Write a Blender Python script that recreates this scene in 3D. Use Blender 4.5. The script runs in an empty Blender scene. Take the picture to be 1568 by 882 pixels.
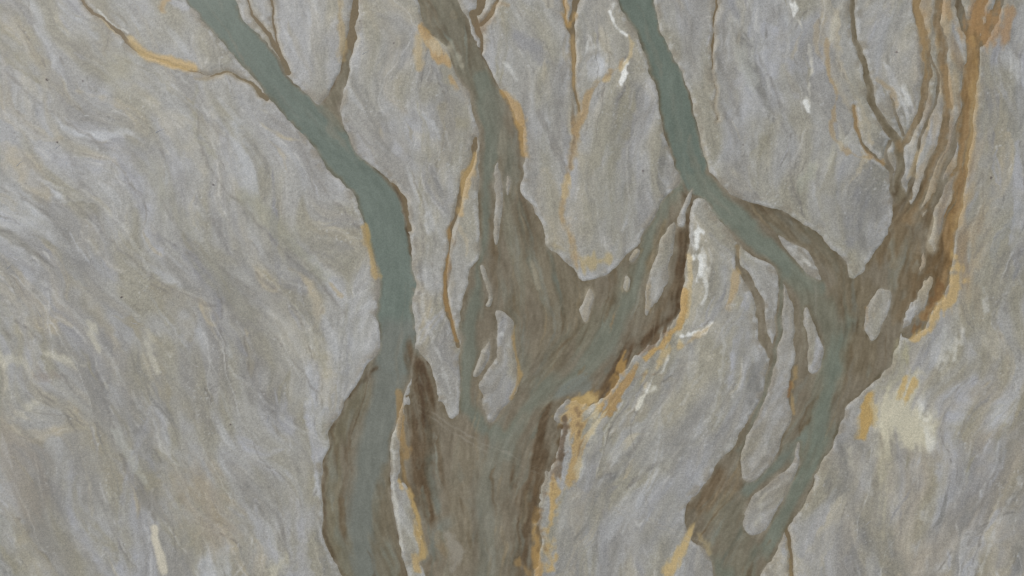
import bpy, math, numpy as np
from mathutils import Vector
S=0.15            # metres per map unit
ST=1.5            # grid step in map units
X0,X1,Y0,Y1=-165.,1734.,-120.,1005.
NX=int((X1-X0)/ST)+1; NY=int((Y1-Y0)/ST)+1
gx=X0+np.arange(NX)*ST; gy=Y0+np.arange(NY)*ST
PX,PY=np.meshgrid(gx,gy); PX=PX.astype(np.float32); PY=PY.astype(np.float32)
rng=np.random.RandomState(7)
fx=np.fft.rfftfreq(NX)[None,:]; fy=np.fft.fftfreq(NY)[:,None]
def noise(scale):
    s=scale/ST
    F=np.fft.rfft2(rng.randn(NY,NX))*np.exp(-(fx*fx+fy*fy)*(s*s)*2.2)
    n=np.fft.irfft2(F,s=(NY,NX)); n-=n.mean(); n/=n.std()
    return n.astype(np.float32)
def ss(a,b,x):
    t=np.clip((x-a)/(b-a),0,1); return t*t*(3-2*t)
wx=noise(34)*1.8+noise(13)*0.7+noise(5)*.3; wy=noise(34)*1.8+noise(13)*0.7+noise(5)*.3
WX=PX+wx; WY=PY+wy
def smooth(p,closed=False,n=5):
    p=np.array(p,float); m=len(p); out=[]
    for i in (range(m) if closed else range(m-1)):
        if closed: a,b,c,d=p[(i-1)%m],p[i],p[(i+1)%m],p[(i+2)%m]
        else: a,b,c,d=p[max(i-1,0)],p[i],p[i+1],p[min(i+2,m-1)]
        for k in range(n):
            t=k/n
            out.append(0.5*((2*b)+(-a+c)*t+(2*a-5*b+4*c-d)*t*t+(-a+3*b-3*c+d)*t**3))
    if not closed: out.append(p[-1])
    return np.array(out)
def sl(x0,x1,y0,y1,m):
    i0=max(0,int((x0-m-X0)/ST)); i1=min(NX,int((x1+m-X0)/ST)+2)
    j0=max(0,int((y0-m-Y0)/ST)); j1=min(NY,int((y1+m-Y0)/ST)+2)
    return (slice(min(j0,NY),max(j0,j1)),slice(min(i0,NX),max(i0,i1)))
def segd(D,a,b,wa,wb,m):
    s=sl(min(a[0],b[0]),max(a[0],b[0]),min(a[1],b[1]),max(a[1],b[1]),m)
    x=WX[s]-a[0]; y=WY[s]-a[1]; dx,dy=b[0]-a[0],b[1]-a[1]
    L=dx*dx+dy*dy+1e-9
    t=np.clip((x*dx+y*dy)/L,0,1)
    d=np.hypot(x-t*dx,y-t*dy)-(wa+(wb-wa)*t)
    D[s]=np.minimum(D[s],d)
def poly(pts,M=45):
    p=smooth(pts,True,4)
    D=np.full((NY,NX),float(M),np.float32); ins=np.zeros((NY,NX),bool)
    n=len(p)
    for i in range(n):
        a,b=p[i],p[(i+1)%n]
        segd(D,a,b,0,0,M)
        ylo,yhi=min(a[1],b[1]),max(a[1],b[1])
        j0=max(0,int((ylo-15-Y0)/ST)); j1=min(NY,int((yhi+15-Y0)/ST)+2)
        if j1<=j0 or yhi==ylo: continue
        s=(slice(j0,j1),slice(0,NX)); x=WX[s]; y=WY[s]
        c=((a[1]>y)!=(b[1]>y))&(x<(b[0]-a[0])*(y-a[1])/(b[1]-a[1])+a[0])
        ins[s]^=c
    return np.where(ins,D,-D)
DB=np.full((NY,NX),1e3,np.float32)
def stroke_local(pts,w,M,n=5):
    P=[(q[0],q[1],(q[2] if len(q)>2 else w)) for q in pts]
    P=smooth(P,False,n); P[:,2]=np.maximum(P[:,2],.3)
    wm=P[:,2].max()
    R=sl(P[:,0].min(),P[:,0].max(),P[:,1].min(),P[:,1].max(),M+wm+3)
    DB[R]=M
    for i in range(len(P)-1): segd(DB,P[i],P[i+1],P[i,2],P[i+1,2],M+wm)
    return R,-DB[R]
def stroke(pts,w,M=40):
    R,D=stroke_local(pts,w,M); o=np.full((NY,NX),-float(M),np.float32); o[R]=D; return o
# ------------------------------------------------ channels
A=[(215,-160),(255,-60),(285,0),(300,18),(335,60),(375,105),(405,143),(450,190),(480,225),(510,265),(540,305),(551,335),(560,365),(571,395),(579,430),(581,470),(582,510),(580,545),(562,563),(545,588),(525,625),(508,660),(500,690),(492,730),(490,775),(495,820),(508,855),(525,882),(560,960),(590,1060),
 (690,1060),(640,930),(624,882),(612,830),(603,790),(598,740),(598,700),(602,670),(610,640),(622,600),(631,570),(637,525),(636,470),(635,420),(630,380),(622,340),(612,305),(602,288),(592,272),(570,255),(548,237),(532,212),(522,180),(526,150),(533,110),(538,80),(526,80),(518,105),(510,132),(497,153),(486,160),(462,140),(441,117),(428,95),(404,62),(375,30),(357,0),(320,-60),(280,-160)]
B=[(590,-160),(622,-60),(638,0),(645,30),(655,50),(678,68),(692,92),(702,120),(718,145),(728,175),(732,210),(733,260),(733,300),(733,350),(734,385),(720,410),(711,440),(707,480),(703,520),(702,560),(707,600),(703,635),(690,638),(677,615),(666,590),(655,560),(643,538),(636,535),(632,565),(626,600),(618,640),(612,680),(612,730),(627,750),(634,790),(646,825),(642,850),(652,882),(680,960),(700,1060),
 (800,1060),(805,950),(815,882),(824,830),(822,790),(830,750),(838,722),(856,690),(858,660),(848,632),(872,612),(905,622),(932,608),(950,582),(965,556),(990,530),(1012,510),(1031,488),(1041,455),(1049,420),(1054,380),(1056,340),(1064,305),(1078,304),(1095,325),(1115,350),(1135,375),(1155,392),(1176,406),(1190,425),
 (1187,480),(1181,540),(1166,600),(1140,645),(1125,680),(1095,715),(1065,760),(1052,790),(1060,828),(1085,850),(1093,882),(1090,960),(1070,1060),
 (1130,1060),(1140,950),(1165,882),(1185,850),(1205,815),(1226,780),(1250,730),(1270,690),(1290,650),(1300,622),(1322,605),(1347,580),(1367,550),(1383,515),(1386,480),(1400,440),(1402,390),(1412,340),(1408,318),(1382,322),(1368,318),(1362,345),(1345,375),(1330,402),(1318,424),(1305,425),(1290,400),(1270,375),(1245,350),(1215,330),(1180,318),(1142,311),(1120,298),(1104,280),(1085,255),(1075,215),(1067,170),(1055,135),(1030,90),(1012,40),(1000,0),(985,-60),(970,-160),
 (900,-160),(925,-60),(945,0),(965,40),(985,80),(1000,130),(1012,175),(1022,215),(1035,250),(1044,275),(1020,300),(1005,325),(985,360),(962,385),(940,412),(912,428),(892,430),(880,412),(860,392),(836,377),(828,342),(815,312),(798,296),(798,262),(803,240),(802,212),(795,185),(780,155),(760,125),(740,85),(718,40),(700,0),(685,-60),(660,-160)]
islands=[
 [(757,480),(772,480),(786,500),(784,545),(794,575),(790,602),(770,625),(757,648),(745,640),(738,605),(736,590),(746,570),(759,545),(761,515)],
 [(758,250),(765,262),(769,300),(766,340),(762,372),(756,360),(757,310)],
 [(898,444),(907,455),(905,472),(894,492),(887,478),(892,460)],
 [(1036,340),(1013,372),(1003,395),(994,430),(986,482),(998,476),(1012,455),(1022,430),(1027,400),(1034,372)],
 [(1058,292),(1062,292),(1060,304),(1054,320),(1050,340),(1046,350),(1040,345),(1046,318)],
 [(1190,362),(1212,368),(1236,384),(1248,402),(1256,428),(1240,424),(1224,406),(1206,386)],
 [(1199,432),(1206,446),(1218,470),(1222,490),(1220,545),(1212,590),(1213,640),(1202,668),(1184,706),(1160,733),(1140,735),(1134,706),(1141,665),(1167,615),(1187,560),(1198,500),(1199,460)],
 [(1236,478),(1243,476),(1250,500),(1262,535),(1258,560),(1244,572),(1234,560),(1235,520)],
 [(1227,678),(1219,718),(1196,772),(1176,806),(1152,822),(1138,806),(1150,764),(1176,742),(1207,714)],
 [(1346,443),(1366,448),(1366,465),(1352,495),(1337,522),(1325,514),(1320,490),(1330,462)],
 [(733,540),(742,530),(750,522),(748,548),(737,572),(727,575)],
 [(735,410),(742,405),(752,440),(750,470),(742,470),(746,450)],
 [(955,424),(962,430),(957,445),(949,440)],
 [(775,268),(781,275),(779,300),(775,290)],
 [(971,378),(978,380),(970,398),(963,396)],
]
dA=poly(A); dB=poly(B); dI=np.full_like(dB,-45)
for I in islands: dI=np.maximum(dI,poly(I))
dB=np.minimum(dB,-dI)
st=[ # (pts,width)
 ([(1306,-160),(1308,0),(1310,55,4),(1325,105,5),(1336,150,6),(1356,190,7),(1378,222,8),(1376,270,8),(1384,330,13)],4),
 ([(1395,-160),(1402,0,6),(1414,40,6),(1422,90,6),(1416,140,6),(1402,190,5),(1383,220,5)],6),
 ([(1530,-160),(1505,0,9),(1492,60,12),(1486,130,11),(1477,220,10),(1466,300,10),(1452,370,11),(1440,430,10),(1420,480,9),(1390,512,8)],12),
 ([(1440,-160),(1438,0,6),(1440,60,7),(1446,130,6),(1450,180,6),(1436,240,6),(1412,290,7),(1392,335,9)],6),
 ([(1484,150),(1462,210,5),(1445,260,5),(1434,300,5),(1412,350,7),(1404,400,9),(1392,450,9)],5),
 ([(1450,-160),(1466,0,6),(1488,50,7)],6),([(1549,-100),(1530,10,6),(1500,70,8)],7),
 ([(1310,158,2),(1312,205,2.5),(1340,240,2.5),(1362,262,3),(1370,320,5)],3),
 ([(1363,215,3),(1358,240,3),(1364,262,3)],4),
 ([(1428,300,4),(1420,360,5),(1395,420,7)],5),
 ([(1460,330),(1430,400,8),(1405,440,8)],6),
 ([(1416,70,2),(1434,110,2.5),(1430,160,2),(1414,200,2.5),(1404,250,2.5),(1390,300,4)],3),
 ([(1474,240,2.5),(1440,290,3),(1402,330,4)],3),([(1368,140,.5),(1372,170,2),(1384,205,3)],3),
 ([(1440,430,6),(1425,400,6),(1415,360,5)],5),
 ([(1223,470,4),(1221,540,4),(1213,590,5),(1215,640,3)],4),
 ([(1130,372,4),(1130,405,4),(1148,432,6),(1162,460,7),(1166,500,7),(1182,540,7)],4),
]
for p,w in st: dB=np.maximum(dB,stroke(p,w))
small=[ # narrow streams
 ([(90,-160),(128,0,2),(160,30,2.5),(192,58,3),(215,80,2.5),(290,106,1),(350,113,1.5),(390,135,2.5),(408,150,2.5)],2),
 ([(372,-30),(384,14,1.5),(402,45,2.5),(425,80,4),(440,108,4)],2),
 ([(415,-160),(414,0,1.5),(418,50,1.5),(430,85,2)],2),
 ([(560,-160),(548,0,5),(542,40,6),(532,85,7)],4),
 ([(742,-60,6),(735,10,6),(722,28,6),(738,60,3),(735,80,3)],5),([(768,-20,2),(752,20,3),(736,40,3)],3),
 ([(895,-160),(884,0,4),(876,45,6),(880,90,3),(885,140,3),(888,170,2)],3),
 ([(728,215,3),(722,250,4),(706,300,4),(695,340,2.5),(690,380,1.5),(682,430,3),(690,490,4),(700,530,3)],3),
 ([(600,284,3),(616,312,5),(626,350,3)],3),
 ([(1108,-160),(1100,0,1.5),(1091,55,1.5),(1092,110,1),(1098,180,.5)],2),
 ([(1205,812,3),(1212,850,3),(1214,960,4)],3),
 ([(862,-20,1.5),(866,30,1.5),(873,60,2)],2),
]
dS=np.full((NY,NX),-40.,np.float32)
for p,w in small: dS=np.maximum(dS,stroke(p,w))
n8=noise(8); n20=noise(20); n4=noise(4); n60=noise(60)
def blob(x,y,r): return np.exp(-((PX-x)**2+(PY-y)**2)/(r*r))
rag=np.clip(blob(890,640,60)+blob(840,740,50)+blob(1010,530,55)+blob(940,600,40)+blob(1420,450,60)*.7+blob(650,600,40)+blob(640,780,60)+blob(1480,50,60)*.7+blob(820,830,50)+blob(730,50,30),0,1)
# ------------------------------------------------ flow field
cp=[(50,100,1.),(150,250,1.),(60,350,.9),(300,300,.8),(250,450,.8),(400,450,.9),(480,420,.9),(100,600,.7),(200,650,.5),(250,750,.4),(350,600,.5),(400,750,.3),(450,560,.1),(60,780,.4),(660,250,.1),(660,450,0),(850,250,.15),(930,300,-.1),(850,130,.2),(1120,100,.15),(1200,250,0),(1260,150,.05),(1540,200,-.1),(1500,400,-.25),(1530,600,-.4),(1500,800,-.35),(1400,800,-.1),(1330,750,-.2),(1250,850,-.1),(950,700,-.4),(1000,620,-.6),(1050,680,-.5),(960,820,-.2),(1080,560,-.4),(570,150,.1),(480,60,.1),(200,40,.9),(350,60,.8),
 (450,170,.9),(530,270,.75),(600,400,.15),(610,500,0),(560,620,-.5),(530,750,0),(570,850,.35),(680,60,.45),(750,150,.35),(745,250,0),(720,450,-.1),(650,600,.2),(650,750,.2),(830,430,.4),(930,500,-.6),(860,590,-1.2),(780,680,-.6),(740,800,0),(975,60,.35),(1045,200,.2),(1110,320,1.),(1180,380,1.2),(1250,370,1.2),(1290,480,-.2),(1260,620,-.4),(1210,740,-.6),(1120,820,-.6),(1350,450,-.4),(1000,360,-.6),(1040,430,-.2),(1400,300,-.3),(1480,200,-.15)]
VX=np.zeros_like(PX); VY=np.zeros_like(PX)
for x,y,s in cp:
    w=1/(((PX-x)**2+(PY-y)**2)+1600)**1.5; L=math.hypot(s,1)
    VX+=w*s/L; VY+=w/L
sw=noise(150); gyy,gxx=np.gradient(sw); k=np.hypot(gxx,gyy).std()
L=np.hypot(VX,VY); VX/=L; VY/=L
d=np.maximum(dA,dB)
land=ss(2,-14,d)
VX+=(gyy/k*0.15)*(0.3+0.7*land); VY-=(gxx/k*0.15)*(0.3+0.7*land)
L=np.hypot(VX,VY); VX/=L; VY/=L
def lic(layers,steps,h,rot=0.):
    c,s=math.cos(rot),math.sin(rot); ux=(VX*c-VY*s).ravel(); uy=(VX*s+VY*c).ravel()
    acc=[np.zeros_like(PX) for _ in layers]
    for sg in (1,-1):
        I=np.repeat(np.arange(NX,dtype=np.float32)[None,:],NY,0); J=np.repeat(np.arange(NY,dtype=np.float32)[:,None],NX,1)
        for k in range(steps):
            ii=np.clip(I,0,NX-1).astype(np.int32); jj=np.clip(J,0,NY-1).astype(np.int32)
            f=jj*NX+ii; w=math.cos(k/steps*math.pi/2)
            for a,l in zip(acc,layers): a+=w*l.ravel()[f]
            I+=sg*h*ux[f]; J+=sg*h*uy[f]
    return [((a-a.mean())/a.std()).astype(np.float32) for a in acc]
F1,F1b=lic([noise(34),noise(24)],24,2.4,.12)
F2,F2c,FR=lic([noise(11),noise(12),noise(6)],18,1.6,-.1)
(F2b,)=lic([noise(10)],16,1.6,.25)
F3,F4=lic([noise(4),noise(2.5)],8,1.1)
d=np.maximum(np.maximum(dA,dB+rag*(n8*1.6+FR*2.4)),dS+0.4*n20)
# ------------------------------------------------ colours (as seen values, converted to albedo later)
def C(r,g,b): return np.array([r,g,b],np.float32)
def mix(col,c,m):
    m=np.clip(m,0,1)[...,None]; return col+(np.asarray(c,np.float32)-col)*m
G=np.empty((NY,NX,3),np.float32); G[:]=C(148,145,140)
G=mix(G,C(159,149,135),ss(1050,1500,PX)*ss(300,800,PY)*0.8)
G=mix(G,C(149,149,151),ss(700,200,PX)*ss(650,100,PY)*0.25)
G=mix(G,C(138,132,116),ss(-.5,1.3,F1+.5*n60)*0.65)
G=mix(G,C(155,154,157),ss(-.1,1.5,F1b-.5*n60)*0.55)
G=mix(G,C(126,122,117),ss(0.1,1.6,-F1+0.3*F2)*0.5)
G=mix(G,C(166,159,146),ss(0.8,2.4,F2)*0.3)
G=mix(G,C(126,122,115),ss(0.6,2.2,F2b)*0.3)
G=mix(G,C(169,169,172),ss(1.0,2.4,F2c)*0.38)
G+= (F3*1.5+F4*1.3+n4*1.2+noise(2)*2.0+n20*1.0+n8*.8)[...,None]
r3=np.random.RandomState(11)
def trace(x,y,ln,ang,cur):
    pts=[]
    for sg in (-1,1):
        cx,cy=x,y; q=[]
        K=int(ln/2/8)+1
        for k in range(K):
            i=int(np.clip((cx-X0)/ST,0,NX-1)); j=int(np.clip((cy-Y0)/ST,0,NY-1))
            th=ang+cur*sg*k/K; c,s=math.cos(th),math.sin(th)
            vx,vy=VX[j,i]*c-VY[j,i]*s,VX[j,i]*s+VY[j,i]*c
            q.append((cx,cy)); cx+=sg*vx*8; cy+=sg*vy*8
        pts=q[::-1]+pts if sg<0 else pts[:-1]+q
    return pts
def dat(x,y): return d[int(np.clip((y-Y0)/ST,0,NY-1)),int(np.clip((x-X0)/ST,0,NX-1))]
def bars(T,cnt,test,cols,lr,wr,ar,edge=.5,da=.2,dc=.45):
    for _ in range(cnt*4):
        if cnt<=0: break
        x,y=r3.uniform(X0,X1),r3.uniform(Y0,Y1)
        if not test(x,y): continue
        cnt-=1
        ln=r3.uniform(*lr); p=trace(x,y,ln,r3.normal(0,da),r3.normal(0,dc)); n=len(p)
        if n<3: continue
        w=wr[0]+(wr[1]-wr[0])*r3.rand()**1.6; sk=r3.uniform(.5,2.)
        pw=[(a,b,w*math.sin(math.pi*((i/(n-1))**sk)*.98+.02)) for i,(a,b) in enumerate(p)]
        soft=w*r3.uniform(.15,1.2)+1.6
        R,D=stroke_local(pw,1,soft+6,2)
        if D.size==0: continue
        m=ss(-soft/2,soft/2,D+F2[R]*min(1.6,w*.15)+n8[R]*min(1.2,w*.1))*r3.uniform(*ar)*(1+.35*np.clip(n20[R],-1.5,1.5))
        if w>5 and r3.rand()<.6: m=m*(.35+.65*ss(w*.9,1.,D))
        c=cols[r3.randint(len(cols))]
        T[R]=mix(T[R],c,m)
        if r3.rand()<edge:
            off=r3.uniform(.5,1.1)*w*(1 if r3.rand()<.5 else -1)
            pl=[(a+off*math.sin(math.pi*i/(n-1)),b,.4) for i,(a,b) in enumerate(p)]
            R,D=stroke_local(pl,.4,6,2)
            m=ss(-2.6,.5,D)*r3.uniform(.25,.65)*ss(-.8,1.6,n20[R]+.7*n8[R])
            cc=C(108,103,96) if r3.rand()<.55 else C(180,177,173)
            T[R]=mix(T[R],cc,m)
gcols=[C(157,156,160),C(135,129,112),C(164,157,143),C(121,117,112),C(152,151,155),C(139,132,117),C(161,151,133),C(171,171,174),C(130,128,129),C(119,116,111)]
bars(G,170,lambda x,y:dat(x,y)<-12,gcols,(120,420),(14,36),(.25,.6),.8)
bars(G,330,lambda x,y:dat(x,y)<-6,gcols,(60,240),(5,15),(.2,.65),.6)
bars(G,330,lambda x,y:dat(x,y)<-4,gcols,(20,100),(1.4,5),(.2,.6),.25)
bars(G,90,lambda x,y:dat(x,y)<-6,[C(108,103,97),C(178,176,173)],(120,340),(.5,1.2),(.2,.5),0,.2,.4)
G=C(148,145,140)+(G-C(148,145,140))*1.12
# dry salt-pale crust speckle, concentrated along banks and in patches
sp=noise(2.6)
G=mix(G,C(186,186,188),ss(1.2,2.4,sp)*ss(-.2,1.8,n20*.8+n60*.6)*.45)
G=mix(G,C(112,108,103),ss(1.3,2.5,-sp)*ss(-.2,1.8,-n20*.8-n60*.6)*.4)
G=mix(G,C(176,175,176),ss(-9,-2,d)*ss(-.3,1.6,n8+0.9*n20)*0.6)
G=mix(G,C(128,119,105),ss(-16,-1,d)*ss(-.1,1.6,-n8*.6-1.0*n20)*0.65)
G=mix(G,C(124,116,103),ss(-4,0,d)*0.45*ss(-1,1,n20+n8))  # dark wet rim on land, with bank shading painted into the ground colour
G=mix(G,C(126,119,107),ss(-6,3,dI)*ss(-1.4,1,n20+F2b)*.5)
dreg=ss(1385,1430,PX)*ss(1520,1480,PX)*ss(520,400,PY)
G=mix(G,C(156,138,110),dreg*ss(-1.3,1.3,F2+.5*n20)*.7)
G=mix(G,C(126,106,80),dreg*ss(0.,1.6,F2c)*.55)
Wc=np.empty((NY,NX,3),np.float32); Wc[:]=C(116,107,93)
TEAL=C(105,113,106); DK=C(82,68,51); OC=C(162,132,87); LO=C(180,160,122); WH=C(206,205,203); CR=C(184,178,162)
def P(tgt,pts,c,w,soft,a,nm=0.,n=None):
    R,D=stroke_local(pts,w,soft*.5+abs(nm)*2.5+3)
    if D.size==0: return
    nn=F2[R] if n is None else n[R]
    m=ss(-soft/2,soft/2,D+nm*np.clip(nn,-2.4,2.4))*a
    if 'g' in tgt: G[R]=mix(G[R],c,m)
    if 'w' in tgt: Wc[R]=mix(Wc[R],c,m)
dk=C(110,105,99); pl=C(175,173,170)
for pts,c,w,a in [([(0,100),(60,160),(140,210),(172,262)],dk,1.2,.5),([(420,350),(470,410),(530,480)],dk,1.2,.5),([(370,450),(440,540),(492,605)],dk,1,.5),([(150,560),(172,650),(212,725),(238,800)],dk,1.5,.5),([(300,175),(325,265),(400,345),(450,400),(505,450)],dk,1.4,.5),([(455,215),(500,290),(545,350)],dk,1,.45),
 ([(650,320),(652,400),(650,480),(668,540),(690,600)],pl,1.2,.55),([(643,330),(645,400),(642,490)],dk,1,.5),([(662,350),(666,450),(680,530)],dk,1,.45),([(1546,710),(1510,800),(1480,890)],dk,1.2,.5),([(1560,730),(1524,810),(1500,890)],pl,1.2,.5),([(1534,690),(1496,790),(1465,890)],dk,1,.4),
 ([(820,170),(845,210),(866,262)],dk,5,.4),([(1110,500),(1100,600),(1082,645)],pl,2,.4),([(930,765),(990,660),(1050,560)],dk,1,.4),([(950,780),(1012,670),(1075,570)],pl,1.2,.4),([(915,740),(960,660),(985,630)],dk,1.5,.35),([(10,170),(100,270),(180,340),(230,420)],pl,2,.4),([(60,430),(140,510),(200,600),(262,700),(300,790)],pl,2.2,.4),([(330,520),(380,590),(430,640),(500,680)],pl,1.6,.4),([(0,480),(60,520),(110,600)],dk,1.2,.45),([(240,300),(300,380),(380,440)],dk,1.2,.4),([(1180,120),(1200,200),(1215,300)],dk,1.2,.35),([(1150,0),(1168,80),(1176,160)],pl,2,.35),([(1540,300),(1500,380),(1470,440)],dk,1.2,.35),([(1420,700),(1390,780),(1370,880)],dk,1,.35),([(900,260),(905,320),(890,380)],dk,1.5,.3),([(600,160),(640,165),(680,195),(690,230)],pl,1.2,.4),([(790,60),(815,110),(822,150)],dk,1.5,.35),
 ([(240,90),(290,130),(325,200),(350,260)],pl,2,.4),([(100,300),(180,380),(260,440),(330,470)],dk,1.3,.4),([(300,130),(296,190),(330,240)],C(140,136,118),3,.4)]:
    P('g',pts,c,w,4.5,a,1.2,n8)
# river A
P('w',[(200,-160,60),(320,0,45),(400,110,36),(500,220,36),(580,330,38),(608,430,40),(610,540,34)],TEAL,40,8,1)
P('w',[(610,520,36),(598,590,22),(580,660,24),(566,720,28),(556,790,30),(560,860,30),(600,1000,34)],C(111,113,107),25,26,.95,4,F1)
P('w',[(555,600,12),(522,660,14),(508,740,12),(510,810,12),(530,880,12)],C(112,105,87),14,20,.8,4)
P('w',[(596,720,10),(590,790,20),(590,850,22),(610,960,24)],C(109,100,83),20,16,.75,4)
P('w',[(524,195,8),(505,165,10),(522,130,8),(532,90,10),(545,0,14)],C(112,105,90),10,12,.85)
P('w',[(578,566),(545,592),(520,635),(504,680),(494,730),(492,780),(500,830),(515,870)],DK,2.5,5,.7,1)
P('w',[(286,0),(335,60),(405,143),(480,225),(540,305),(560,365),(579,430),(582,510)],C(88,85,72),1.5,5,.4,1.2)  # dark line on left bank: shading of the cut bank painted in, plus wet edge
P('w',[(604,288),(616,315),(624,350),(632,390)],DK,3,4,.95)
P('w',[(360,0),(404,62),(441,117),(486,160)],DK,2,5,.6,1)
P('w',[(524,180),(532,212),(570,255),(592,272)],DK,1.2,3,.5,1)
P('w',[(497,153),(510,130),(519,100),(528,80)],DK,3,5,.7,1)
P('w',[(598,690),(598,740),(603,790),(612,830)],DK,1.5,3,.7,1)
# river B
P('w',[(600,-160,50),(668,0,36),(700,60,24),(740,130,22)],C(110,105,91),30,10,.9)
P('w',[(655,0),(675,40),(700,80)],DK,6,12,.4,4)
P('w',[(735,120,12),(750,200,12),(744,280,8),(742,360,6),(732,420,9),(722,490,12),(718,560,11),(716,620,10),(745,655,8),(768,672,10)],C(106,110,100),10,12,.8,2)
P('w',[(755,150,14),(765,200,12),(780,240,14),(780,300,8)],C(109,108,97),10,14,.75,2)
P('w',[(800,340,22),(830,410,36),(870,470,40),(850,540,30)],C(114,105,89),26,24,.9,5)
P('w',[(775,300,8),(785,370,10),(800,430,12),(790,500,12),(800,580,14)],C(118,113,99),10,14,.8,4)
P('w',[(805,300),(808,330),(815,380)],DK,8,20,.5,6)
P('w',[(1040,275,8),(1010,330,14),(985,390,16),(950,450,18),(900,520,24)],C(112,107,92),16,18,.8,4)
P('w',[(1050,270,8),(1020,310,6),(990,370,6),(975,420,8),(960,470,14),(925,530,22),(885,575,18),(845,592,14),(815,620,12),(785,655,12),(772,690,12)],C(112,114,103),11,24,.85,5)
P('w',[(900,590,12),(862,600,10)],C(118,121,116),9,16,.7,4)
P('w',[(768,680,10),(745,740,12),(738,800,14),(742,860,16),(755,1000,24)],C(114,112,101),14,30,.85,6)
P('w',[(800,640,6),(790,700,8),(775,760,8)],C(112,107,94),8,18,.6,4)
P('w',[(690,800,10),(665,830,9),(655,855,6)],C(121,121,114),9,12,.85,3)
P('w',[(715,690),(700,780,16),(715,850,16)],C(121,112,96),16,28,.75,6)
P('w',[(640,545,6),(655,600,16),(655,680,24),(655,740,22),(660,790,10)],C(89,74,56),20,24,.95,9,F2)
P('w',[(645,560),(640,610),(648,650)],C(70,54,38),5,10,.8,5,F3)
P('w',[(838,640,16),(828,700,24),(810,760,18),(808,820,14),(803,900,12)],C(88,73,55),20,26,.92,10,F2)
P('w',[(1062,300,4),(1054,350,7),(1050,400,8),(1040,450,9),(1025,485,10),(990,512,12),(960,548,10),(940,585,12),(918,612,8)],C(80,63,45),8,14,.92,5,F2)
P('w',[(1030,440,8),(1005,485,8),(985,500,6)],C(98,82,62),8,14,.7,4)
P('w',[(790,180),(798,212),(800,240)],DK,2,4,.7,1)
P('w',[(718,40),(740,85),(760,125),(785,165)],DK,2,4,.6,1)  # right bank rim: wet edge and bank shade put into the water colour
P('w',[(733,210),(735,260),(734,350),(722,410),(708,470)],DK,1,4,.4,1)
P('w',[(1063,295),(1052,350),(1047,400)],DK,2,4,.6,1)
P('w',[(612,640),(612,700),(625,745),(636,790)],C(122,98,62),3,7,.75,3)
# river C
P('w',[(940,-160,50),(972,0,30),(1005,80,24),(1035,160,26),(1055,230,24),(1066,280,16)],C(102,110,102),26,6,1)
P('w',[(1070,275,14),(1100,310,16),(1140,345,14),(1180,385,14),(1215,420,12),(1250,440,12)],C(109,114,104),14,12,.95,2)
P('w',[(1140,318,5),(1180,332,14),(1225,350,16),(1262,385,16),(1290,420,14),(1300,460,30)],C(107,97,80),14,10,.9,2)
P('w',[(1150,316),(1190,322),(1215,335)],DK,6,10,.5,3)
P('w',[(1215,430,10),(1240,450,14),(1270,490,24),(1285,540,24),(1262,600,22),(1250,660,18),(1232,720,14)],C(112,111,98),16,28,.8,6)
P('w',[(1300,500),(1270,600),(1245,690),(1222,750),(1190,810),(1150,860),(1140,960)],C(107,113,103),11,22,.8,5)
P('w',[(1230,670,8),(1205,700,10),(1170,730,10),(1140,755,8)],C(109,114,105),9,12,.85,3)
P('w',[(1195,420,5),(1196,480,6),(1190,540,6),(1172,600,6),(1150,650,6),(1130,690,6)],C(107,109,98),6,9,.75,2)
P('w',[(1320,440,14),(1330,480,10),(1318,540,22),(1330,580,14)],C(110,99,81),16,24,.8,5)
P('w',[(1110,790,30),(1130,830,30),(1120,960,30)],C(113,108,94),30,24,.8,7)
P('w',[(1095,730,16),(1070,775,12)],C(104,88,68),14,18,.75,6)
P('w',[(1085,860),(1110,882,12),(1130,960)],C(108,112,101),12,18,.7,4)
P('w',[(1385,515),(1367,550),(1322,605),(1290,650),(1250,730),(1205,815),(1165,882)],C(86,80,63),1.5,4,.7,1)
P('w',[(945,0),(985,80),(1012,175),(1035,250)],C(86,78,62),3,6,.6,1.5)
P('w',[(1012,40),(1055,135),(1068,180),(1078,225)],DK,2,5,.55,1.5)
# river D
P('w',[(1345,390,20),(1375,340,20),(1385,400,20),(1380,480,14)],C(109,94,73),18,16,.85,5)
P('w',[(1308,0),(1336,150),(1378,222),(1378,300)],C(104,94,76),8,6,.8,1)
P('w',[(1402,0),(1422,90),(1402,190),(1383,220)],C(129,110,84),10,8,.8,2)
P('w',[(1438,0),(1446,130),(1436,240),(1392,335)],C(127,107,81),12,10,.8,3)
P('w',[(1510,0),(1492,60),(1477,220),(1452,370),(1420,480)],C(134,108,75),16,6,.9,3)
P('w',[(1500,70),(1486,220),(1470,300)],C(114,93,67),4,10,.5,4)
P('w',[(1430,330,10),(1435,380,16),(1425,430,14),(1405,470,10)],C(96,79,57),14,14,.85,6,F2)
def brn(x,y):
    if dat(x,y)<3: return False
    c=Wc[int(np.clip((y-Y0)/ST,0,NY-1)),int(np.clip((x-X0)/ST,0,NX-1))]; return c[0]-c[2]>14
bars(Wc,520,brn,[C(86,71,53),C(127,121,107),C(117,118,108),C(98,83,63),C(130,116,94),C(110,108,98),C(122,119,108)],(25,150),(1.,9),(.15,.65),0,.1,.15)
bars(Wc,240,lambda x,y:dat(x,y)>8,[C(121,122,115),C(97,102,94),C(122,116,104)],(60,240),(1.5,8),(.12,.36),0,.04,.05)
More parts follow.
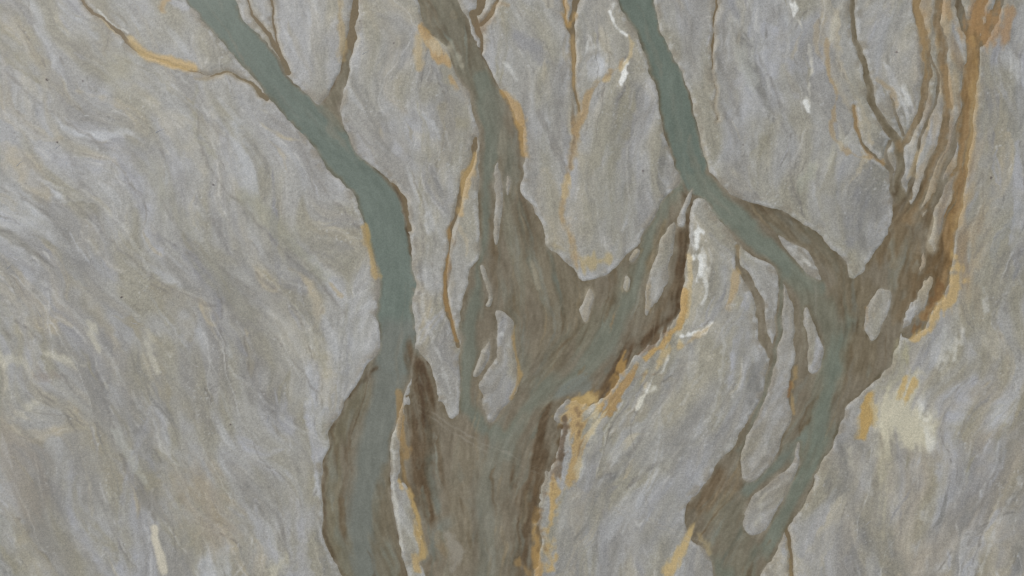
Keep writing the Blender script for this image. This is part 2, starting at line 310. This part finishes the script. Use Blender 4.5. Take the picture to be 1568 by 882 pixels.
# shallow margins: bed shows through, so the tint runs towards the sand colour
Wc=mix(Wc,C(102,92,74),ss(8,0,d)*0.5*ss(-1.3,1,n20+.5*n8))
Wc=mix(Wc,C(134,127,115),ss(6,-1,d)*0.7*ss(-.7,.9,-n20+.5*n8))
Wc+=((F2*1.4+F3*1.5+n4*.8)[...,None])
b_=np.clip((Wc[...,0]-Wc[...,2])/30,0,1)
Wc+=(F2c*2.6+F3*2.4+F4*1.8+n4*1.)[...,None]*b_[...,None]
sm=ss(-2,0,dS)*ss(1,-1,np.maximum(dA,dB))
Wc=mix(Wc,C(110,95,73),sm*.8)
# ---------------- ochre and white mineral deposits
ON=F2*.5+n8*.3+FR*.55
def O(pts,w,a=.85,c=OC,soft=6,nm=3,t='gw'): P(t,pts,c,w,soft*1.2,a,nm,ON)
for p,w in small:
    P('g',[(q[0]+1,q[1]) for q in p],C(136,122,100),4,12,.55,3,n20)
    P('g',[(q[0]+6,q[1]) for q in p],C(176,173,168),.8,4,.5,1.5,n20)
O([(200,62,3),(225,82,9),(262,95,11),(300,103,5)],6,1.,C(172,147,104),6,1.5)
O([(150,25),(180,50),(205,62)],1.2,.7,LO,4,1,'g'); O([(150,18),(180,42),(198,52)],1.4,.7,WH,3,1,'g')
O([(200,95,20),(170,110,20)],14,.4,C(150,142,116),40,6)
O([(250,0),(245,15)],4,.65); O([(520,0),(524,40),(522,90)],5,.75,C(154,135,101)); O([(300,118,2),(345,112,2),(395,140,3)],2,.6,C(128,114,88),4,1)
O([(640,45),(652,60,8),(668,80,8),(688,95,6)],6,.9); O([(640,60),(643,100)],8,.7,C(163,142,104),8); O([(660,70),(685,75),(705,100)],5,.45,CR,10,5)
O([(690,120),(700,138)],4,.75)
O([(745,30,8),(735,50,8)],9,.7,C(118,99,76),12,6); O([(780,10),(760,5),(748,25)],4,.6,C(142,122,94))
O([(770,140),(788,162),(800,185)],3.5,.85); O([(797,190),(802,215),(805,238)],3.5,.8)
O([(556,348),(564,380),(574,422)],5,.85,C(162,138,94),5,1.5)
O([(726,235),(720,262,6),(713,290,6),(702,330,2)],3,.8,C(166,140,97)); O([(692,340),(688,400),(680,440),(690,480),(697,520)],3,.75,C(144,115,75),4,2)
O([(704,345),(692,400),(686,440)],1.3,.5,C(92,75,54),3,1)
O([(866,0),(868,40,3),(884,25,2)],4,.75); O([(876,60),(882,110),(888,160),(878,210),(872,270),(862,310),(868,350),(878,385),(884,410)],3.6,.8,C(152,129,94),7,2.5)
O([(880,150),(876,220),(868,300)],1,.6,C(104,88,66),4,2)
O([(874,270),(864,300)],5,.65,LO); O([(845,375),(875,385)],4,.55,C(158,144,114)); O([(900,402,10),(930,397,8)],6,.8,C(164,147,110),9,4); O([(880,200),(905,150),(922,125),(950,95)],3.5,.8,C(154,129,92),5,3)
O([(934,20),(945,45),(958,55)],3,1.,WH,3,3.5); O([(958,95),(954,118),(945,125)],3,1.,WH,3,3.5); O([(960,55),(964,75),(958,95),(925,125)],2,.7,LO,4,2); O([(902,75),(915,72)],2,.5,WH,8,3); O([(905,60),(898,85)],1.2,.6,WH,4,2)
O([(940,0),(935,20)],2,.6,WH,4,3)
O([(1216,0),(1222,20)],2.5,.85,WH,4,3); O([(1228,30),(1242,80),(1240,120),(1242,170)],2,.7,C(192,187,177),4,2.5); O([(1238,158),(1243,172)],2.5,.95,WH,3,2)
O([(1250,40),(1258,90)],2.5,.5,C(160,144,118)); O([(1270,60),(1268,110),(1282,150),(1270,200),(1300,232),(1335,243)],2.6,.7,C(150,129,97),4,2); O([(1282,30),(1275,60)],2,.5,CR)
O([(1285,215),(1270,240),(1245,255)],6,.5,C(176,172,159),12,6); O([(1240,260),(1225,290)],6,.4,C(150,150,133),12,5)
O([(1310,160),(1312,205),(1335,240),(1352,248)],2.6,.7,C(146,120,84),4,1.5); O([(1340,120),(1368,135),(1372,160)],2.5,.55,C(150,129,97)); O([(1385,130),(1388,155)],2.5,.5,WH,5,3); O([(1400,215),(1408,240)],4,.55,C(170,164,154),8,3); O([(1150,60),(1160,120)],2,.4,C(186,184,178),6,3); O([(775,100),(790,125)],1.5,.5,WH,5,2)
O([(1068,358),(1066,385),(1073,405),(1067,430)],4,1.,WH,4,4); O([(1054,390),(1058,430),(1050,480)],3,.7,LO,5,3); O([(1092,490),(1076,508),(1050,515)],3.6,1.,WH,3,3); O([(1050,490),(1035,520),(1060,525)],2.5,.7,CR); O([(1075,380),(1080,440),(1068,470)],1.5,.6,WH,4,3)
O([(1132,415),(1118,450),(1105,480)],4,.75,C(164,141,104),7,3); O([(1130,375),(1132,410)],3,.55,C(140,122,92)); O([(1100,485),(1085,500),(1050,530),(1030,530)],2.5,.6,C(160,136,98),6,3)
O([(1046,450),(1040,490),(1020,522),(990,548)],5,.95,C(166,136,85),5,3,'g'); O([(1042,530),(1012,548),(985,582)],5,.8,C(172,152,114),8,5); O([(1002,590),(985,608),(975,622)],3.4,.95,C(196,192,181),5,3); O([(1010,570),(960,580)],2.5,.45,C(112,90,66),5,3); O([(1030,545),(1005,575),(990,600)],1.5,.6,WH,4,3)
O([(1020,505),(1000,525),(975,545)],4,.6,C(96,76,54),6,5)
O([(968,560),(952,592),(930,628)],8,.9,C(154,124,78),8,8); O([(905,612,13),(880,622,15),(858,642,8)],11,.9,C(170,144,98),10,8); O([(882,640,17),(884,680,13),(874,720,9),(858,750,8),(850,770,8)],10,.92,C(164,137,92),10,8); O([(868,690),(850,735)],5,.65,C(94,77,56),9,8); O([(862,640),(864,700)],6,.8,C(84,67,47),7,7); O([(885,630),(888,690)],3,.6,C(110,88,60),7,7); O([(896,600),(915,630),(905,665)],3,.6,C(182,158,112),6,5)
O([(910,640),(900,690),(889,730)],5,.55,CR,10,7)
O([(852,755,15),(846,790,11),(840,830,11),(838,870,7)],8,.95,C(170,144,98),9,7); O([(826,780),(818,840),(822,882)],3.5,.8,C(158,128,82)); O([(795,860),(806,882)],4,.5); O([(832,740),(828,790),(834,840)],4,.6,C(96,78,56),8,7)
O([(905,575),(915,600),(935,590)],5,.5,C(112,92,66),8,7)
O([(614,735,3),(630,765,4),(640,800,6),(645,840,7),(640,870,7)],4,.9,C(166,142,99),6,3); O([(607,640),(603,700),(604,760),(616,840)],2,.8,C(180,177,170),4,1,'g')
O([(612,600),(614,660),(620,700)],3,.6,C(150,122,81),6,4)
O([(788,500),(786,545),(795,575),(782,610)],3,.75,C(154,129,88),4,2); O([(765,490),(772,520),(770,550)],4,.6,WH,7,4)
O([(762,300),(762,350)],3,.4,C(116,104,86),6,3); O([(1208,500),(1200,580),(1180,660),(1155,710)],5,.35,C(162,160,160),14,6); O([(1020,400),(1004,450)],3,.35,C(168,164,158),10,5)
O([(995,440),(990,475)],3,.55,C(150,132,102)); O([(900,450),(897,465),(893,485)],5,.5,C(158,147,128),8,3); O([(956,428),(954,442)],3,.6,C(154,142,116)); O([(974,380),(964,395)],4,.5,C(158,142,112)); O([(818,402),(822,440)],3,.65,C(148,141,125),6,3); O([(690,822,4),(698,845,7),(694,872,4)],5,.75,C(142,136,126),8,3)
O([(1500,0),(1494,40,8),(1520,60,10),(1540,20,10)],8,.75,C(152,120,84),16,9); O([(1492,60),(1494,130),(1484,220),(1476,300),(1464,350)],4.5,.6,C(168,140,97),7,3); O([(1400,0),(1418,50),(1418,120)],4.5,.55,C(152,125,87),7,4); O([(1450,10),(1470,50),(1495,75)],5,.55,C(152,122,84),9,5); O([(1448,100),(1452,160)],4,.5,C(152,124,87)); O([(1425,180),(1412,230),(1400,270)],2.5,.6,C(162,141,106)); O([(1466,390,6),(1466,420,10),(1450,458,9),(1430,492,8),(1398,520,6)],6,.92,C(172,147,103),7,5); O([(1440,440),(1415,490),(1395,510)],3,.65,C(112,84,56),6,6); O([(1460,330),(1458,380)],3,.5,C(154,127,86)); O([(1430,330),(1422,380)],4,.6,C(166,156,138),8,4)
O([(1385,535),(1375,580),(1350,598)],7,.6,C(154,148,125),18,5); O([(1385,525),(1395,570)],4,.5,C(156,148,116)); O([(1400,590,14),(1370,630,28),(1405,655,28)],18,.9,C(184,177,157),20,8); O([(1334,612,9),(1327,640,12),(1318,668,7)],8,1.,C(168,140,88),8,4); O([(1388,575),(1382,610),(1405,585)],4.5,.85,C(174,148,98),6,4); O([(1408,600),(1422,650),(1428,680)],2,.5,WH,8,6); O([(1340,620),(1338,680),(1345,700)],3,.5,C(188,183,167),10,5)
O([(1300,690),(1310,720)],8,.4,CR,18,7); O([(1355,700),(1358,760),(1350,820)],4,.5,C(180,172,150),12,5)
O([(1060,805,3),(1045,835,8),(1022,878,10)],7,1.,C(176,154,112),7,3); O([(1070,815),(1085,845)],4,.6,C(158,142,110)); O([(1205,830),(1212,882)],2.5,.65,C(140,122,90)); O([(1213,585),(1208,605)],3.5,.8,C(128,97,64),4,2); O([(1218,560),(1214,600),(1215,635)],2,.65,C(156,132,94),4,2)
O([(1325,470),(1322,500)],2,.4,C(140,115,82),4,2); O([(1210,380),(1240,405)],2.5,.55,WH,5,2); O([(1168,760),(1160,800)],4,.5,CR,11,5)
O([(236,812,4),(240,840,6),(250,875,7)],7,.9,C(188,180,164),5,1.5); O([(432,850,5),(425,870,8)],7,.6,C(182,176,159),12,5); O([(140,505),(145,530)],5,.6,CR,10,5); O([(75,540),(110,555),(130,560)],3,.6,CR,8,4); O([(60,572),(80,580)],7,.45,C(124,110,99),12,5); O([(225,510),(240,560)],5,.5,CR,12,5)
O([(0,545),(40,560),(60,610),(20,640)],4,.5,CR,12,6); O([(0,630),(30,660)],3,.5,CR,8,4); O([(180,660),(200,700),(225,740)],4,.45,C(174,174,168),10,5)
O([(300,740,30),(330,810,34)],30,.4,C(153,138,117),50,12); O([(480,400),(520,450),(540,470)],5,.55,C(178,178,181),16,5); O([(505,435),(525,455)],1.6,.6,C(158,140,108),4,2)
O([(360,190,8),(375,250,16),(385,290,8)],14,.7,C(169,170,175),24,6); O([(370,300),(440,360),(490,430)],9,.5,C(137,134,116),18,6); O([(640,170),(660,190),(672,210)],2,.5,C(172,173,177),7,4); O([(655,320),(660,345)],5,.5,C(176,176,180),12,5)
O([(935,230,20),(930,320,30)],26,.55,C(138,134,121),46,8); O([(1130,80),(1150,130)],7,.45,C(168,168,161),16,6); O([(230,260),(300,370),(380,480)],12,.35,C(135,131,113),30,8); O([(0,660,30),(40,760,30)],30,.35,C(150,138,122),50,10)
O([(1480,500),(1455,545),(1445,570)],4.5,.7,C(184,180,172),12,6); O([(1505,430),(1512,470)],3,.6,C(188,186,182),8,5); O([(1560,320),(1520,400)],4,.4,C(132,133,136),16,6); O([(960,640),(940,700)],5,.45,C(176,176,178),14,6); O([(1535,90),(1560,120)],5,.4,C(176,176,178),14,6); O([(1440,500),(1470,560)],3,.4,C(180,178,170),10,5)
for off in (0,9):
    P('gw',[(640,618+off),(690,650+off),(790,703+off),(900,757+off),(1000,797+off),(1090,838+off)],C(154,147,137),.6,2.6,.38,.5,n20)
# ------------------------------------------------ heights
relief=F1*0.045+F2*0.014+F2b*0.012+F3*0.008+n4*.005+n8*.006+n60*0.03
near=ss(-12,0,d)
relief=np.clip(relief*(1-.85*near)+0.03,-0.05,0.35)
bar=ss(-5,5,d)
Z=relief*(1-bar)+(-0.22)*bar
WL=-0.095
relief0=np.where(d<-3.5,np.maximum(Z,-0.07),Z); Z=relief0
# ------------------------------------------------ one sheet, stretching out to the horizon
ext=40; g=1.18
def stretch(a):
    r=[];s=ST;x=a[-1]
    for i in range(ext): s*=g; x+=s; r.append(x)
    l=[];s=ST;x=a[0]
    for i in range(ext): s*=g; x-=s; l.append(x)
    return np.concatenate([l[::-1],a,r])
ax=stretch(gx); ay=stretch(gy); MX,MY=len(ax),len(ay)
pad=((ext,ext),(ext,ext))
def pd(a): return np.pad(a,pad,mode='edge')
Zp=pd(Z); dp=pd(d)
AX,AY=np.meshgrid(ax,ay)
out=np.maximum(np.maximum(X0-AX,AX-X1),np.maximum(Y0-AY,AY-Y1)); out=np.clip(out/150,0,1)[...,None]
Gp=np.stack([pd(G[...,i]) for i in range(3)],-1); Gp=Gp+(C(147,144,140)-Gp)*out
Wp=np.stack([pd(Wc[...,i]) for i in range(3)],-1)
ILL=C(.96,1.0,1.18)
def lin(c):
    c=np.clip(c/255,0,1); return np.where(c<=.04045,c/12.92,((c+.055)/1.055)**2.4)/ILL
idx=np.arange(MX*MY,dtype=np.int32).reshape(MY,MX)
q=np.stack([idx[1:,:-1],idx[1:,1:],idx[:-1,1:],idx[:-1,:-1]],-1)
def mkmesh(name,co,quads,col,mat):
    me=bpy.data.meshes.new(name)
    n=len(co);f=len(quads)
    me.vertices.add(n); me.vertices.foreach_set('co',co.astype(np.float32).ravel())
    me.loops.add(f*4); me.loops.foreach_set('vertex_index',quads.astype(np.int32).ravel())
    me.polygons.add(f); me.polygons.foreach_set('loop_start',np.arange(0,f*4,4,dtype=np.int32))
    me.polygons.foreach_set('use_smooth',np.ones(f,bool))
    me.update(calc_edges=True)
    at=me.color_attributes.new('sediment','FLOAT_COLOR','POINT')
    c4=np.ones((n,4),np.float32); c4[:,:3]=col; at.data.foreach_set('color',c4.ravel())
    me.materials.append(mat)
    o=bpy.data.objects.new(name,me); bpy.context.collection.objects.link(o); return o
def nodes(name):
    m=bpy.data.materials.new(name); m.use_nodes=True; nt=m.node_tree; return m,nt,nt.nodes['Principled BSDF']
def N(nt,t,**k):
    n=nt.nodes.new(t)
    for a,v in k.items():
        if a in n.inputs: n.inputs[a].default_value=v
        else: setattr(n,a,v)
    return n
def sedmat(name,grains,rough,bump,spec,ior=1.5):
    m,nt,b=nodes(name); ln=nt.links.new
    at=N(nt,'ShaderNodeAttribute',attribute_name='sediment'); tc=N(nt,'ShaderNodeTexCoord')
    cur=at.outputs['Color']
    last=None
    for sc,amp,det in grains:
        n=N(nt,'ShaderNodeTexNoise',Scale=sc,Detail=det,Roughness=.6); ln(tc.outputs['Object'],n.inputs['Vector'])
        mr=N(nt,'ShaderNodeMapRange'); mr.inputs['From Min'].default_value=.25; mr.inputs['From Max'].default_value=.75
        mr.inputs['To Min'].default_value=1-amp; mr.inputs['To Max'].default_value=1+amp; ln(n.outputs['Fac'],mr.inputs['Value'])
        vm=N(nt,'ShaderNodeVectorMath',operation='SCALE'); ln(cur,vm.inputs[0]); ln(mr.outputs[0],vm.inputs['Scale']); cur=vm.outputs[0]; last=n
    ln(cur,b.inputs['Base Color'])
    b.inputs['Roughness'].default_value=rough; b.inputs['Specular IOR Level'].default_value=spec; b.inputs['IOR'].default_value=ior
    bp=N(nt,'ShaderNodeBump',Strength=bump,Distance=.1); ln(last.outputs['Fac'],bp.inputs['Height']); ln(bp.outputs[0],b.inputs['Normal'])
    return m
mg=sedmat('wet_silt_and_gravel',[(0.25,.05,3),(1.6,.10,2),(3.6,.24,2)],.55,.5,.5)
mw=sedmat('silty_water',[(0.2,.04,2),(3.2,.15,2)],.35,.08,.3,1.33)
wxp=(AX-784)*S; wyp=(441-AY)*S
co=np.stack([wxp.ravel(),wyp.ravel(),Zp.ravel()],-1)
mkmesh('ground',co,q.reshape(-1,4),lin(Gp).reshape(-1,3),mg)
dq=np.max(dp[np.clip(q//MX,0,MY-1),q%MX],-1)>-2.2
lab=pd(((dA>dB)&(dA>dS)).astype(np.float32))>.5
labq=lab.ravel()[q].any(-1)
smal=pd(((dS>dA)&(dS>dB)).astype(np.float32)).ravel()[q].min(-1)>.5
cow=co.copy(); cow[:,2]=WL; colw=lin(Wp).reshape(-1,3)
def sub(name,mask):
    qq=q[mask]; u,inv=np.unique(qq.ravel(),return_inverse=True)
    return mkmesh(name,cow[u],inv.reshape(-1,4),colw[u],mw)
sub('river',dq&labq&~smal); sub('river',dq&~labq&~smal); sub('stream',dq&smal)
# ------------------------------------------------ scrub, driftwood
def zat(x,y):
    i=int((x-X0)/ST); j=int((y-Y0)/ST); return max(float(Z[j,i]),WL)
def plain(name,c,rough=.9):
    m,nt,b=nodes(name); n=N(nt,'ShaderNodeTexNoise',Scale=4.,Detail=3.); r=N(nt,'ShaderNodeValToRGB')
    r.color_ramp.elements[0].color=(*[v*.6 for v in c],1); r.color_ramp.elements[1].color=(*[v*1.4 for v in c],1)
    nt.links.new(n.outputs['Fac'],r.inputs[0]); nt.links.new(r.outputs[0],b.inputs['Base Color']); b.inputs['Roughness'].default_value=rough; return m
def pymesh(name,V,Fc,mat):
    me=bpy.data.meshes.new(name); me.from_pydata(V,[],Fc); me.materials.append(mat); o=bpy.data.objects.new(name,me); bpy.context.collection.objects.link(o)
r2=np.random.RandomState(3)
V=[];Fc=[]
dots=[(88,218),(72,122),(127,124),(327,283),(186,455),(603,66),(551,32),(985,262),(1138,222),(1517,272),(1373,80),(353,650),(887,510)]
for k,(x,y) in enumerate(dots):
    R=r2.uniform(.14,.32)
    cx,cy,cz=(x-784)*S,(441-y)*S,zat(x,y)
    for t in range(50):
        a=r2.uniform(0,6.283); el=r2.uniform(.15,1.3); l=R*r2.uniform(.6,1.2)
        bx,by=cx+r2.normal(0,R*.5),cy+r2.normal(0,R*.4)
        tx,ty,tz=bx+math.cos(a)*math.cos(el)*l,by+math.sin(a)*math.cos(el)*l,cz+math.sin(el)*l*.8
        px,py=-math.sin(a)*R*.12,math.cos(a)*R*.12
        i=len(V); V+=[(bx-px,by-py,cz-.03),(bx+px,by+py,cz-.03),(tx,ty,tz)]; Fc.append((i,i+1,i+2))
pymesh('scrub',V,Fc,plain('dry_scrub',(.16,.115,.105)))
V=[];Fc=[]
sticks=[(90,240),(98,245),(105,238),(14,408),(205,495),(245,200),(215,640),(1425,560),(560,80),(88,225),(20,395),(230,380),(300,560),(1330,800),(410,640),(60,480),(30,250)]
for x,y in sticks:
    a=r2.uniform(0,3.14); l=r2.uniform(.4,1.2); w=r2.uniform(.03,.06); z=zat(x,y)+.06; cx,cy=(x-784)*S,(441-y)*S
    prev=None
    for s in range(5):
        t=s/4-.5; bend=math.sin(s*1.3+x)*.08*l; rr=w*(1-.6*s/4)
        ox,oy=cx+math.cos(a)*t*2*l-math.sin(a)*bend,cy+math.sin(a)*t*2*l+math.cos(a)*bend
        i=len(V)
        for kx in range(5):
            b=kx*2*math.pi/5; V.append((ox-math.sin(a)*rr*math.cos(b),oy+math.cos(a)*rr*math.cos(b),z+rr*math.sin(b)))
        if prev is not None:
            for kx in range(5): Fc.append((prev+kx,prev+(kx+1)%5,i+(kx+1)%5,i+kx))
        prev=i
pymesh('driftwood',V,Fc,plain('bleached_wood',(.5,.48,.45)))
# ------------------------------------------------ light
sc=bpy.context.scene
w=bpy.data.worlds.new("World"); sc.world=w; w.use_nodes=True; nt=w.node_tree
sky=nt.nodes.new('ShaderNodeTexSky'); sky.sky_type='NISHITA'; sky.sun_disc=False
EL,AZ=math.radians(52),math.radians(315)
sky.sun_elevation=EL; sky.sun_rotation=AZ
nt.links.new(sky.outputs[0],nt.nodes['Background'].inputs[0]); nt.nodes['Background'].inputs[1].default_value=.15
L=bpy.data.lights.new('sun','SUN'); L.energy=2.5; L.angle=math.radians(10); L.color=(1,.96,.9)
so=bpy.data.objects.new('sun',L); sc.collection.objects.link(so)
dv=Vector((math.sin(AZ)*math.cos(EL),math.cos(AZ)*math.cos(EL),math.sin(EL)))
so.rotation_euler=dv.to_track_quat('Z','Y').to_euler()
cam=bpy.data.cameras.new('camera'); cam.lens=35; cam.sensor_width=36; cam.clip_end=20000; cam.clip_start=1
cob=bpy.data.objects.new('camera',cam); sc.collection.objects.link(cob)
cob.location=(0,0,1568*S*35/36); sc.camera=cob
sc.view_settings.view_transform='Standard'; sc.view_settings.look='None'; sc.view_settings.exposure=0
print('ok',G.mean((0,1)))
